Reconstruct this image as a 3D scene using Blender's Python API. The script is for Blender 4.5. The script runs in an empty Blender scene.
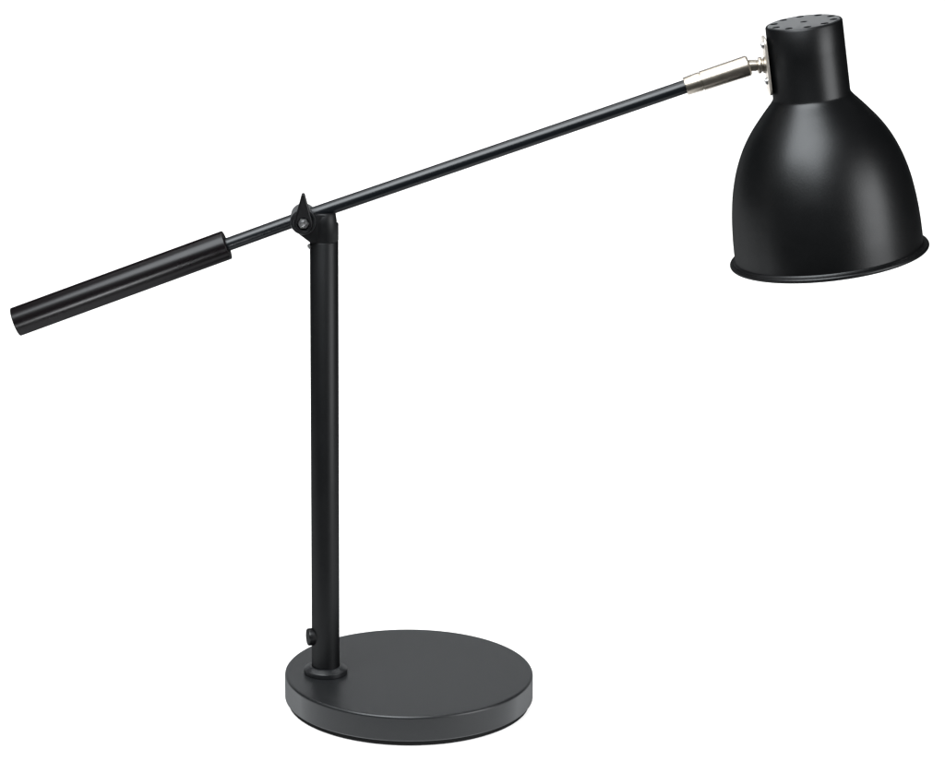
import bpy, bmesh, math
from mathutils import Vector, Matrix

S = bpy.context.scene
COL = S.collection
PI = math.pi

# ---------------------------------------------------------------- camera
cam_d = bpy.data.cameras.new('camera')
cam = bpy.data.objects.new('camera', cam_d)
COL.objects.link(cam)
cam.location = (-0.02673, -2.16802, 0.84268)
cam.rotation_euler = (math.radians(90 - 15.8), 0, 0)
cam_d.sensor_fit = 'HORIZONTAL'
cam_d.sensor_width = 36.0
cam_d.lens = 36.0 * 3370 / 945
cam_d.shift_x = (472.5 - 370) / 945
cam_d.clip_start = 0.05
cam_d.clip_end = 60
S.camera = cam

# ---------------------------------------------------------------- world, lights, exposure
W = bpy.data.worlds.new('World')
S.world = W
W.use_nodes = True
bg = W.node_tree.nodes['Background']
bg.inputs['Color'].default_value = (1, 1, 1, 1)
bg.inputs['Strength'].default_value = 0.05

S.view_settings.view_transform = 'Standard'
S.view_settings.look = 'None'
S.view_settings.exposure = 0
S.view_settings.gamma = 1


def area(name, loc, target, sx, sy, power, col=(1, 1, 1)):
    d = bpy.data.lights.new(name, 'AREA')
    d.shape = 'RECTANGLE'
    d.size, d.size_y = sx, sy
    d.energy = power
    d.color = col
    o = bpy.data.objects.new(name, d)
    COL.objects.link(o)
    o.location = loc
    o.rotation_euler = (Vector(target) - Vector(loc)).to_track_quat('-Z', 'Y').to_euler()
    return o


# added underlight through a translucent white sheet hides contact shadows; softboxes round lamp
area('added_underlight', (0.0, 1.35, -1.0), (0, 1.35, 0), 3.6, 3.3, 116)
area('overhead_softbox', (-0.35, 0.45, 2.1), (0.0, 0.2, 0), 1.2, 1.0, 14)
area('key_softbox', (-0.42, -0.85, 1.65), (0.12, 0, 0.33), 1.5, 1.25, 74, (0.95, 0.98, 1.0))
area('strip_softbox', (1.75, -1.05, 0.60), (0.1, 0, 0.25), 1.15, 1.2, 33)
area('side_softbox', (-1.9, -0.35, 0.7), (0, 0, 0.2), 0.5, 1.2, 0.8, (1.0, 0.98, 0.94))
low = area('added_sheen_strip', (-0.26, -0.85, -0.05), (-0.235, 0, 0.30), 0.20, 0.34, 0.10)
low.data.spread = math.radians(16)  # added light, beam narrowed to put a lower sheen on the counterweight
area('backdrop_light', (0, 0.9, 1.9), (0, 2.3, 0.3), 2.6, 0.5, 30)


# ---------------------------------------------------------------- materials
def mat(name):
    m = bpy.data.materials.new(name)
    m.use_nodes = True
    return m, m.node_tree.nodes, m.node_tree.links, m.node_tree.nodes['Principled BSDF']


def paint(name, col, rough, spec=0.5, grain=900, bump=0.06, mottle=0.15, ior=None):
    """powder-coated black paint: fine orange-peel bump and slightly uneven gloss"""
    m, n, l, p = mat(name)
    tc = n.new('ShaderNodeTexCoord')
    nz = n.new('ShaderNodeTexNoise')
    nz.inputs['Scale'].default_value = grain
    nz.inputs['Detail'].default_value = 3
    l.new(tc.outputs['Object'], nz.inputs['Vector'])
    bp = n.new('ShaderNodeBump')
    bp.inputs['Strength'].default_value = bump
    bp.inputs['Distance'].default_value = 0.0004
    l.new(nz.outputs['Fac'], bp.inputs['Height'])
    n2 = n.new('ShaderNodeTexNoise')
    n2.inputs['Scale'].default_value = 35
    n2.inputs['Detail'].default_value = 4
    l.new(tc.outputs['Object'], n2.inputs['Vector'])
    mr = n.new('ShaderNodeMapRange')
    mr.inputs['To Min'].default_value = rough * (1 - mottle)
    mr.inputs['To Max'].default_value = rough * (1 + mottle)
    l.new(n2.outputs['Fac'], mr.inputs['Value'])
    n.remove(p)
    df = n.new('ShaderNodeBsdfDiffuse')
    df.inputs['Color'].default_value = (*col, 1)
    df.inputs['Roughness'].default_value = 0.3
    gl = n.new('ShaderNodeBsdfGlossy')
    gl.inputs['Color'].default_value = (0.96, 0.98, 1.0, 1)
    l.new(mr.outputs['Result'], gl.inputs['Roughness'])
    mx = n.new('ShaderNodeMixShader')
    mx.inputs['Fac'].default_value = spec
    if ior:
        fr = n.new('ShaderNodeFresnel')
        fr.inputs['IOR'].default_value = ior
        mn = n.new('ShaderNodeMath')
        mn.operation = 'MINIMUM'
        mn.inputs[1].default_value = spec
        l.new(fr.outputs['Fac'], mn.inputs[0])
        l.new(mn.outputs['Value'], mx.inputs['Fac'])
    l.new(df.outputs['BSDF'], mx.inputs[1])
    l.new(gl.outputs['BSDF'], mx.inputs[2])
    l.new(bp.outputs['Normal'], df.inputs['Normal'])
    l.new(bp.outputs['Normal'], gl.inputs['Normal'])
    l.new(mx.outputs['Shader'], n['Material Output'].inputs['Surface'])
    return m


def metal(name, col, rough, aniso=0.0):
    m, n, l, p = mat(name)
    tc = n.new('ShaderNodeTexCoord')
    nz = n.new('ShaderNodeTexNoise')
    nz.inputs['Scale'].default_value = 260
    nz.inputs['Detail'].default_value = 3
    l.new(tc.outputs['Object'], nz.inputs['Vector'])
    mr = n.new('ShaderNodeMapRange')
    mr.inputs['To Min'].default_value = rough * 0.8
    mr.inputs['To Max'].default_value = rough * 1.2
    l.new(nz.outputs['Fac'], mr.inputs['Value'])
    l.new(mr.outputs['Result'], p.inputs['Roughness'])
    p.inputs['Base Color'].default_value = (*col, 1)
    p.inputs['Metallic'].default_value = 1
    return m


M_SHADE = paint('satin_black_paint', (0.0012, 0.0013, 0.0015), 0.375, 0.027, 900, 0.10)
M_BASE = paint('matt_black_powder_coat', (0.0045, 0.005, 0.0056), 0.34, 0.098, 1100, 0.20, ior=1.46)
M_BARREL = paint('black_paint_barrel_sheen', (0.0045, 0.005, 0.0056), 0.38, 0.17, 1100, 0.1, ior=1.46)  # same black as the base, sheen raised to lighten the barrel's top band
M_CAP = paint('black_paint_cap_sheen', (0.0045, 0.005, 0.0056), 0.36, 0.34, 1100, 0.12, ior=1.46)  # base colour; reflection limit raised so the cap top catches more backdrop light
M_POST = paint('black_tube_paint', (0.0022, 0.0024, 0.0027), 0.42, 0.019)
M_ROD = paint('blue_black_rod_paint', (0.003, 0.004, 0.0052), 0.28, 0.029)
M_GRIP = paint('gloss_black_sleeve', (0.0025, 0.0016, 0.002), 0.28, 0.018, 700, 0.03)
M_PLASTIC = paint('black_plastic', (0.0028, 0.0028, 0.0032), 0.34, 0.026)
M_RUBBER = paint('black_rubber', (0.004, 0.004, 0.004), 0.75, 0.01)
M_NICKEL = metal('brushed_nickel', (0.33, 0.30, 0.26), 0.33)
M_STEEL = metal('steel', (0.38, 0.385, 0.39), 0.32)
M_PLATE = metal('satin_nickel', (0.60, 0.565, 0.51), 0.46)

m, n, l, p = mat('translucent_white_sheet')
tc = n.new('ShaderNodeTexCoord')
nz = n.new('ShaderNodeTexNoise')
nz.inputs['Scale'].default_value = 400
l.new(tc.outputs['Object'], nz.inputs['Vector'])
bp = n.new('ShaderNodeBump')
bp.inputs['Strength'].default_value = 0.03
bp.inputs['Distance'].default_value = 0.0005
l.new(nz.outputs['Fac'], bp.inputs['Height'])
l.new(bp.outputs['Normal'], p.inputs['Normal'])
p.inputs['Base Color'].default_value = (0.86, 0.86, 0.86, 1)
p.inputs['Roughness'].default_value = 0.9
p.inputs['Specular IOR Level'].default_value = 0.1
tr = n.new('ShaderNodeBsdfTranslucent')  # translucency added so the underlight whitens the sheet without shadows
tr.inputs['Color'].default_value = (0.9, 0.9, 0.9, 1)
mx = n.new('ShaderNodeMixShader')
mx.inputs['Fac'].default_value = 0.5
l.new(p.outputs['BSDF'], mx.inputs[1])
l.new(tr.outputs['BSDF'], mx.inputs[2])
l.new(mx.outputs['Shader'], n['Material Output'].inputs['Surface'])
M_SHEET = m


# ---------------------------------------------------------------- mesh helpers
def link(name, bm, material, parent=None, mtx=None, smooth=35):
    if mtx is not None:
        bmesh.ops.transform(bm, matrix=mtx, verts=bm.verts)
    bmesh.ops.remove_doubles(bm, verts=bm.verts, dist=1e-7)
    bmesh.ops.recalc_face_normals(bm, faces=bm.faces)
    lim = math.radians(smooth)
    for f in bm.faces:
        f.smooth = True
    for e in bm.edges:
        e.smooth = not (len(e.link_faces) == 2 and e.calc_face_angle(0) > lim)
    me = bpy.data.meshes.new(name)
    bm.to_mesh(me)
    bm.free()
    me.materials.append(material)
    o = bpy.data.objects.new(name, me)
    COL.objects.link(o)
    if parent is not None:
        o.parent = parent
    return o


def lathe(bm, prof, seg=96, mtx=Matrix(), closed=False):
    """revolve (r, z) points about local Z; r == 0 closes to a pole"""
    rings = []
    for r, z in prof:
        if r < 1e-9:
            rings.append([bm.verts.new(mtx @ Vector((0, 0, z)))])
        else:
            rings.append([bm.verts.new(mtx @ Vector((r * math.cos(2 * PI * k / seg), r * math.sin(2 * PI * k / seg), z)))
                          for k in range(seg)])
    pairs = list(zip(rings, rings[1:]))
    if closed:
        pairs.append((rings[-1], rings[0]))
    for a, b in pairs:
        for k in range(seg):
            k2 = (k + 1) % seg
            if len(a) == 1 and len(b) == 1:
                continue
            if len(a) == 1:
                bm.faces.new((a[0], b[k], b[k2]))
            elif len(b) == 1:
                bm.faces.new((a[k], b[0], a[k2]))
            else:
                bm.faces.new((a[k], b[k], b[k2], a[k2]))


def rnd(prof, i_r, n=5):
    """round the corners of a profile: i_r = {index: radius}"""
    out = []
    for i, P in enumerate(prof):
        if i not in i_r:
            out.append(P)
            continue
        P0, P1, P2 = Vector(prof[i - 1]), Vector(P), Vector(prof[(i + 1) % len(prof)])
        d = i_r[i]
        A = P1 + (P0 - P1).normalized() * d
        B = P1 + (P2 - P1).normalized() * d
        for k in range(n + 1):
            t = k / n
            q = A * (1 - t) ** 2 + P1 * 2 * t * (1 - t) + B * t * t
            out.append((q.x, q.y))
    return out


def frame(origin, zdir, xhint=(0, 1, 0)):
    z = Vector(zdir).normalized()
    x = Vector(xhint)
    x = (x - z * x.dot(z)).normalized()
    y = z.cross(x)
    m = Matrix((x, y, z)).transposed().to_4x4()
    m.translation = Vector(origin)
    return m


def prism(bm, pts, y0, y1, bev=0.0, seg=3):
    """polygon in the local XZ plane extruded along Y with bevelled rims"""
    t = bmesh.new()
    a = [t.verts.new((x, y0, z)) for x, z in pts]
    b = [t.verts.new((x, y1, z)) for x, z in pts]
    f0 = t.faces.new(a)
    f1 = t.faces.new(b[::-1])
    nn = len(pts)
    for k in range(nn):
        t.faces.new((a[k], b[k], b[(k + 1) % nn], a[(k + 1) % nn]))
    bmesh.ops.recalc_face_normals(t, faces=t.faces)
    if bev > 0:
        bmesh.ops.bevel(t, geom=list(f0.edges) + list(f1.edges), offset=bev, segments=seg, affect='EDGES', profile=0.5)
    tmp = bpy.data.meshes.new('tmp')
    t.to_mesh(tmp)
    t.free()
    bm.from_mesh(tmp)
    bpy.data.meshes.remove(tmp)


def tube(bm, path, r, seg=40, cap=True):
    """round tube along points in a vertical plane"""
    rings = []
    for i, P in enumerate(path):
        P = Vector(P)
        d = (Vector(path[min(i + 1, len(path) - 1)]) - Vector(path[max(i - 1, 0)])).normalized()
        x = Vector((0, 1, 0))
        y = d.cross(x).normalized()
        rings.append([bm.verts.new(P + (x * math.cos(2 * PI * k / seg) + y * math.sin(2 * PI * k / seg)) * r) for k in range(seg)])
    for a, b in zip(rings, rings[1:]):
        for k in range(seg):
            bm.faces.new((a[k], b[k], b[(k + 1) % seg], a[(k + 1) % seg]))
    if cap:
        bm.faces.new(rings[0][::-1])
        bm.faces.new(rings[-1])


def cut(bm, cutter):
    """boolean difference of two bmeshes"""
    obs = []
    for b in (bm, cutter):
        bmesh.ops.recalc_face_normals(b, faces=b.faces)
        me = bpy.data.meshes.new('tmp')
        b.to_mesh(me)
        b.free()
        o = bpy.data.objects.new('tmp', me)
        COL.objects.link(o)
        obs.append(o)
    md = obs[0].modifiers.new('cut', 'BOOLEAN')
    md.operation = 'DIFFERENCE'
    md.solver = 'EXACT'
    md.object = obs[1]
    dg = bpy.context.evaluated_depsgraph_get()
    ev = obs[0].evaluated_get(dg)
    me = bpy.data.meshes.new_from_object(ev)
    out = bmesh.new()
    out.from_mesh(me)
    bpy.data.meshes.remove(me)
    for o in obs:
        d = o.data
        bpy.data.objects.remove(o)
        bpy.data.meshes.remove(d)
    return out


def spline(pts, n=8):
    out = []
    for i in range(len(pts) - 1):
        p0, p1, p2, p3 = pts[max(i - 1, 0)], pts[i], pts[i + 1], pts[min(i + 2, len(pts) - 1)]
        for k in range(n):
            t = k / n
            out.append(tuple(0.5 * (2 * p1[j] + (p2[j] - p0[j]) * t + (2 * p0[j] - 5 * p1[j] + 4 * p2[j] - p3[j]) * t * t
                                    + (3 * p1[j] - p0[j] - 3 * p2[j] + p3[j]) * t ** 3) for j in range(2)))
    out.append(pts[-1])
    return out


# ---------------------------------------------------------------- setting: white sweep the lamp stands on
bm = bmesh.new()
prof = [(-0.24, 0.0)]
R0, Y0, TOP = 0.7, 1.5, 1.3
prof.append((Y0, 0.0))
for k in range(1, 25):
    a = k / 24 * PI / 2
    prof.append((Y0 + R0 * math.sin(a), R0 - R0 * math.cos(a)))
prof.append((Y0 + R0, TOP))
rows = []
for y, z in prof:
    rows.append([bm.verts.new((x, y, z)) for x in (-1.5, 1.5)])
for a, b in zip(rows, rows[1:]):
    bm.faces.new((a[0], a[1], b[1], b[0]))
sweep = link('backdrop', bm, M_SHEET)
sweep.location.z = -0.0019
sweep['kind'] = 'structure'

# ---------------------------------------------------------------- the lamp
lamp = bpy.data.objects.new('desk_lamp', None)
COL.objects.link(lamp)
lamp['label'] = 'black desk lamp with balanced slanting arm and dome shade on round base'
lamp['category'] = 'desk lamp'

PX, PY = -0.0571, 0.003          # post axis

# base
bm = bmesh.new()
BY, GZ = 0.0052, -0.0019         # base centre and the level the lamp stands on
pr = [(0, GZ + 0.0042), (0.0846, GZ + 0.0042), (0.0852, GZ + 0.0050), (0.0852, 0.0201), (0, 0.0201)]
pr = rnd(pr, {3: 0.0021}, 8)
pr = [pr[0], (0.06, GZ + 0.0042)] + pr[1:-1] + [(0.0825, 0.0201), (0.05, 0.0201), (0, 0.0201)]
lathe(bm, pr, 192, Matrix.Translation((0, BY, 0)))
base = link('base', bm, M_BASE, lamp)
bm = bmesh.new()
lathe(bm, [(0, 0.0002), (0.0818, 0.0002), (0.0829, 0.0008), (0.0829, 0.0042), (0, 0.0042)], 160, Matrix.Translation((0, BY, GZ)))
link('rubber_pad', bm, M_RUBBER, base)

# post, foot collar, switch, locking screw
post_top = 0.3246
bm = bmesh.new()
lathe(bm, [(0, 0.0202), (0.0095, 0.0202), (0.0095, post_top - 0.0003), (0.0093, post_top), (0, post_top)], 64,
      Matrix.Translation((PX, PY, 0)))
post = link('post', bm, M_POST, lamp)
bm = bmesh.new()
pr = [(0.0096, 0.0202), (0.0146, 0.0202), (0.0149, 0.0206), (0.0149, 0.0234), (0.0112, 0.0256), (0.0098, 0.0256), (0.0096, 0.0250)]
pr = rnd(pr, {3: 0.00025, 4: 0.0003})
lathe(bm, pr, 80, Matrix.Translation((PX, PY, 0)), closed=True)
link('collar', bm, M_BASE, post)

bm = bmesh.new()
d = Vector((-0.975, -0.22, 0))
pr = [(0, -0.002), (0.0058, -0.002), (0.0060, 0.0005), (0.0060, 0.0032), (0.0054, 0.0039), (0, 0.0041)]
pr = rnd(pr, {3: 0.0005, 4: 0.0003})
lathe(bm, pr, 40, frame(Vector((PX, PY, 0.0468)) + d * 0.0089, d))
link('switch_knob', bm, M_PLASTIC, post)

bm = bmesh.new()
d = Vector((-0.97, -0.24, 0))
lathe(bm, [(0, -0.0008), (0.0017, -0.0008), (0.0019, 0.0008), (0.0015, 0.0015), (0.0009, 0.0018), (0, 0.0018)], 24,
      frame(Vector((PX, PY, 0.3212)) + d * 0.0095, d))
link('set_screw', bm, M_STEEL, post)

# pivot bracket: cap on the post, slotted for the rod, with an ear towards the barrel
VX, VZ = -0.0708, 0.3394         # pivot axis (runs along Y)
bm = bmesh.new()
CAPTOP = 0.3443
t = bmesh.new()
pr = [(0, post_top + 0.0002), (0.0094, post_top + 0.0002), (0.0096, post_top + 0.0006), (0.0096, 0.3375), (0.0088, CAPTOP - 0.0006),
      (0.0083, CAPTOP), (0, CAPTOP)]
lathe(t, pr, 64, Matrix.Translation((PX, PY, 0)))
c = bmesh.new()
prism(c, [(PX - 0.02, 0.3362), (PX + 0.02, 0.3362), (PX + 0.02, 0.36), (PX - 0.02, 0.36)], PY - 0.0046, PY + 0.0046)
t = cut(t, c)
tmp = bpy.data.meshes.new('tmp')
t.to_mesh(tmp)
t.free()
bm.from_mesh(tmp)
bpy.data.meshes.remove(tmp)
ear = []
rb = 0.0084
for k in range(0, 41):
    a = math.radians(38 + (232 - 38) * k / 40)
    ear.append((VX + rb * math.cos(a), VZ + rb * math.sin(a)))
ear += [(PX - 0.0088, post_top + 0.0004), (PX, post_top + 0.0004), (PX + 0.001, CAPTOP - 0.0004), (PX - 0.0045, CAPTOP - 0.0003)]
for y0, y1 in ((PY - 0.0089, PY - 0.0046), (PY + 0.0046, PY + 0.0089)):
    prism(bm, ear, y0, y1, 0.0004, 2)
bracket = link('pivot_bracket', bm, M_POST, lamp)

bm = bmesh.new()
mt = Matrix(((1, 0, 0, VX), (0, 0, -1, PY), (0, 1, 0, VZ), (0, 0, 0, 1)))   # local Z -> -Y (towards the camera)
pr = [(0, -0.0102), (0.0078, -0.0102), (0.0085, -0.0096), (0.0085, 0.0098), (0.0081, 0.0103), (0.0074, 0.0103), (0.0071, 0.0092), (0, 0.0092)]
pr = rnd(pr, {3: 0.0003})
lathe(bm, pr, 72, mt)
link('pivot_barrel', bm, M_BARREL, bracket)

# teardrop clamp lever with hex bolt in a round recess
lx, lz = VX + 0.0003, VZ - 0.0002
rl, tip = 0.0060, 0.0189


def teardrop(shrink):
    r1, r2 = rl - shrink, 0.0012 - shrink * 0.6
    ang = math.acos((r1 - r2) / tip)
    pts = []
    for k in range(61):
        a = PI / 2 + ang + (2 * PI - 2 * ang) * k / 60
        pts.append((lx + r1 * math.cos(a), lz + r1 * math.sin(a)))
    for k in range(1, 8):
        q = k / 8
        pts.append((pts[60][0] * (1 - q) + (lx + r2 * math.cos(PI / 2 - ang)) * q, pts[60][1] * (1 - q) + (lz + tip + r2 * math.sin(PI / 2 - ang)) * q))
    for k in range(9):
        a = PI / 2 - ang + 2 * ang * k / 8
        pts.append((lx + r2 * math.cos(a), lz + tip + r2 * math.sin(a)))
    for k in range(1, 8):
        q = k / 8
        pts.append((pts[76][0] * (1 - q) + pts[0][0] * q, pts[76][1] * (1 - q) + pts[0][1] * q))
    return pts


bm = bmesh.new()
loops = []
for sh, y in ((0.0, -0.0104), (0.0, -0.0148), (0.0002, -0.0153), (0.0007, -0.0155), (0.0009, -0.0153), (0.0010, -0.0149)):
    loops.append([bm.verts.new((x, PY + y, z)) for x, z in teardrop(sh)])
ref = teardrop(0.0010)
angs = [math.atan2(z - lz, x - lx) for x, z in ref]
for r, y in ((0.0043, -0.0149), (0.0042, -0.0147), (0.0042, -0.0122)):
    loops.append([bm.verts.new((lx + r * math.cos(a), PY + y, lz + r * math.sin(a))) for a in angs])
for A, B in zip(loops, loops[1:]):
    for k in range(len(A)):
        k2 = (k + 1) % len(A)
        bm.faces.new((A[k], A[k2], B[k2], B[k]))
bm.faces.new(loops[0])
bm.faces.new(loops[-1])
lever = link('clamp_lever', bm, M_PLASTIC, lamp)
bm = bmesh.new()
hexa = [(lx + 0.0037 * math.cos(math.radians(60 * k)), lz + 0.0037 * math.sin(math.radians(60 * k))) for k in range(6)]
prism(bm, hexa, PY - 0.0142, PY - 0.0121, 0.0004, 2)
link('hex_nut', bm, M_STEEL, lever)
bm = bmesh.new()
pr = [(0, 0), (0.0020, 0), (0.0020, 0.0012), (0.0017, 0.0018), (0.0010, 0.0019), (0.0008, 0.0011), (0, 0.0011)]
lathe(bm, pr, 32, Matrix(((1, 0, 0, lx), (0, 0, -1, PY - 0.0141), (0, 1, 0, lz), (0, 0, 0, 1))))
link('bolt_head', bm, M_STEEL, lever)

# balance arm rod with a slight bend at the pivot
L0 = Vector((-0.2630, PY, 0.2688))
LW = Vector((-0.1213, PY, 0.3218))
PV = Vector((-0.0716, PY, 0.3402))
RR = Vector((0.1799, PY, 0.4283))
RE = Vector((0.2208, PY, 0.4422))
ul = (LW - PV).normalized()
ur = (RR - PV).normalized()
path = [LW + ul * 0.008]
for k in range(11):
    tt = k / 10
    A, B = PV + ul * 0.012, PV + ur * 0.012
    path.append(A * (1 - tt) ** 2 + PV * 2 * tt * (1 - tt) + B * tt * tt)
path.append(RR + ur * 0.004)
bm = bmesh.new()
tube(bm, path, 0.0045, 48)
link('arm', bm, M_ROD, lamp)

# counterweight sleeve on the short end
bm = bmesh.new()
uw = (LW - L0).normalized()
Lw = (LW - L0).length
pr = [(0, 0), (0.0099, 0), (0.0099, Lw), (0.0049, Lw), (0.0047, Lw - 0.001), (0, Lw - 0.001)]
pr = rnd(pr, {1: 0.0007, 2: 0.0009})
lathe(bm, pr, 80, frame(L0, uw))
link('counterweight', bm, M_GRIP, lamp)

# nickel swivel at the shade end
us = (RE - RR).normalized()
mS = frame(RR, us)
LS = (RE - RR).length
bm = bmesh.new()
pr = [(0.0046, -0.0004), (0.0058, -0.0006), (0.0060, 0.0000), (0.0064, 0.0096), (0.0064, 0.0099), (0.0059, 0.0101), (0.0059, 0.0105),
      (0.0066, 0.0107), (0.0069, LS - 0.0012), (0.0060, LS - 0.0001), (0.0034, LS), (0.0032, LS - 0.001)]
lathe(bm, pr, 64, mS)
swivel = link('swivel_sleeve', bm, M_NICKEL, lamp, smooth=28)

AX = Vector((0.1425, 0, -0.9898)).normalized()     # shade axis, cap to rim
T0 = Vector((0.2551, PY, 0.4708))                  # centre of the cap
PX_ = Vector((-AX.z, 0, AX.x))                     # shade local X
th = -math.asin(0.1425)
MSH = Matrix.Translation(T0) @ Matrix.Rotation(th, 4, 'Y')   # shade local: Z up along the neck

plate_x = -0.0268
jc = MSH @ Vector((plate_x, 0, -0.0250))
J0 = RE - us * 0.001
bm = bmesh.new()
dj = (jc - J0)
lj = dj.length
pr = [(0.0032, 0), (0.0038, 0.0005), (0.0038, lj * 0.42), (0.0035, lj * 0.45), (0.0035, lj * 0.50), (0.0052, lj * 0.53), (0.0054, lj * 0.57),
      (0.0054, lj * 0.66), (0.0052, lj * 0.70), (0.0043, lj * 0.72), (0.0043, lj * 0.78), (0.0053, lj * 0.81), (0.0053, lj * 0.99), (0, lj)]
lathe(bm, pr, 48, frame(J0, dj))
link('swivel_joint', bm, M_NICKEL, swivel, smooth=28)

# mounting plate with two screws
bm = bmesh.new()
hw, z0, z1, rc = 0.0095, -0.0442, -0.0062, 0.004
pts = []
for cx, cz, a0 in ((hw - rc, z1 - rc, 0), (-hw + rc, z1 - rc, 90), (-hw + rc, z0 + rc, 180), (hw - rc, z0 + rc, 270)):
    for k in range(7):
        a = math.radians(a0 + 15 * k)
        pts.append((cx + rc * math.cos(a), cz + rc * math.sin(a)))
prism(bm, pts, -0.0009, 0.0009, 0.0006, 3)
plate = link('mounting_plate', bm, M_PLATE, lamp,
             MSH @ Matrix.Translation((plate_x, 0, 0)) @ Matrix.Rotation(PI / 2, 4, 'Z'))
for z in (-0.0110, -0.0350):
    bm = bmesh.new()
    pr = [(0, 0), (0.0022, 0), (0.0023, 0.0008), (0.0018, 0.0019), (0.0008, 0.0024), (0, 0.0024)]
    lathe(bm, pr, 28, MSH @ frame((plate_x - 0.0006, -0.003, z), (-1, 0, 0)))
    link('screw', bm, M_STEEL, plate)

# shade: neck and dome in one spun shell, open below
out = [(0.0246, -0.0006), (0.0251, -0.0014), (0.0252, -0.020), (0.0253, -0.0480)]
dome = spline([(0.0253, -0.0480), (0.0266, -0.0508), (0.0338, -0.0592), (0.0425, -0.0702), (0.0493, -0.0815), (0.0547, -0.0945),
               (0.0585, -0.1085), (0.0608, -0.1235), (0.0620, -0.1390), (0.0623, -0.1545)], 8)
outer = out[:-1] + dome
inner = [(r - 0.0009, z - 0.0004) for r, z in outer[2:]][::-1]
bm = bmesh.new()
lathe(bm, outer + inner + [(0.0238, -0.0030), (0.0238, -0.0006)], 160, closed=True)
shade = link('shade', bm, M_SHADE, lamp, MSH)

bm = bmesh.new()
RZ = -0.1568
pr = [(0.0612, -0.1545), (0.0624, -0.1542), (0.0634, -0.1556)]
for k in range(11):
    a = math.radians(120 - 250 * k / 10)
    pr.append((0.0643 + 0.0016 * math.cos(a), RZ - 0.0002 + 0.0016 * math.sin(a)))
pr += [(0.0622, -0.1566), (0.0612, -0.1556)]
lathe(bm, pr, 192, closed=True)
link('shade_rim', bm, M_SHADE, shade, MSH, smooth=50)

# vented cap: ten holes round the edge and one in the middle
bm = bmesh.new()
pr = [(0, -0.0022), (0.0236, -0.0022), (0.0236, -0.0006), (0.0230, 0.0), (0, 0.0)]
lathe(bm, rnd(pr, {3: 0.0003}), 96)
c = bmesh.new()
for k in range(10):
    a = 2 * PI * (k + 0.5) / 10
    lathe(c, [(0, -0.006), (0.0027, -0.006), (0.0027, 0.004), (0, 0.004)], 20,
          Matrix.Translation((0.0197 * math.cos(a), 0.0197 * math.sin(a), 0)))
lathe(c, [(0, -0.006), (0.0024, -0.006), (0.0024, 0.004), (0, 0.004)], 20)
bm = cut(bm, c)
link('vent_cap', bm, M_CAP, shade, MSH)
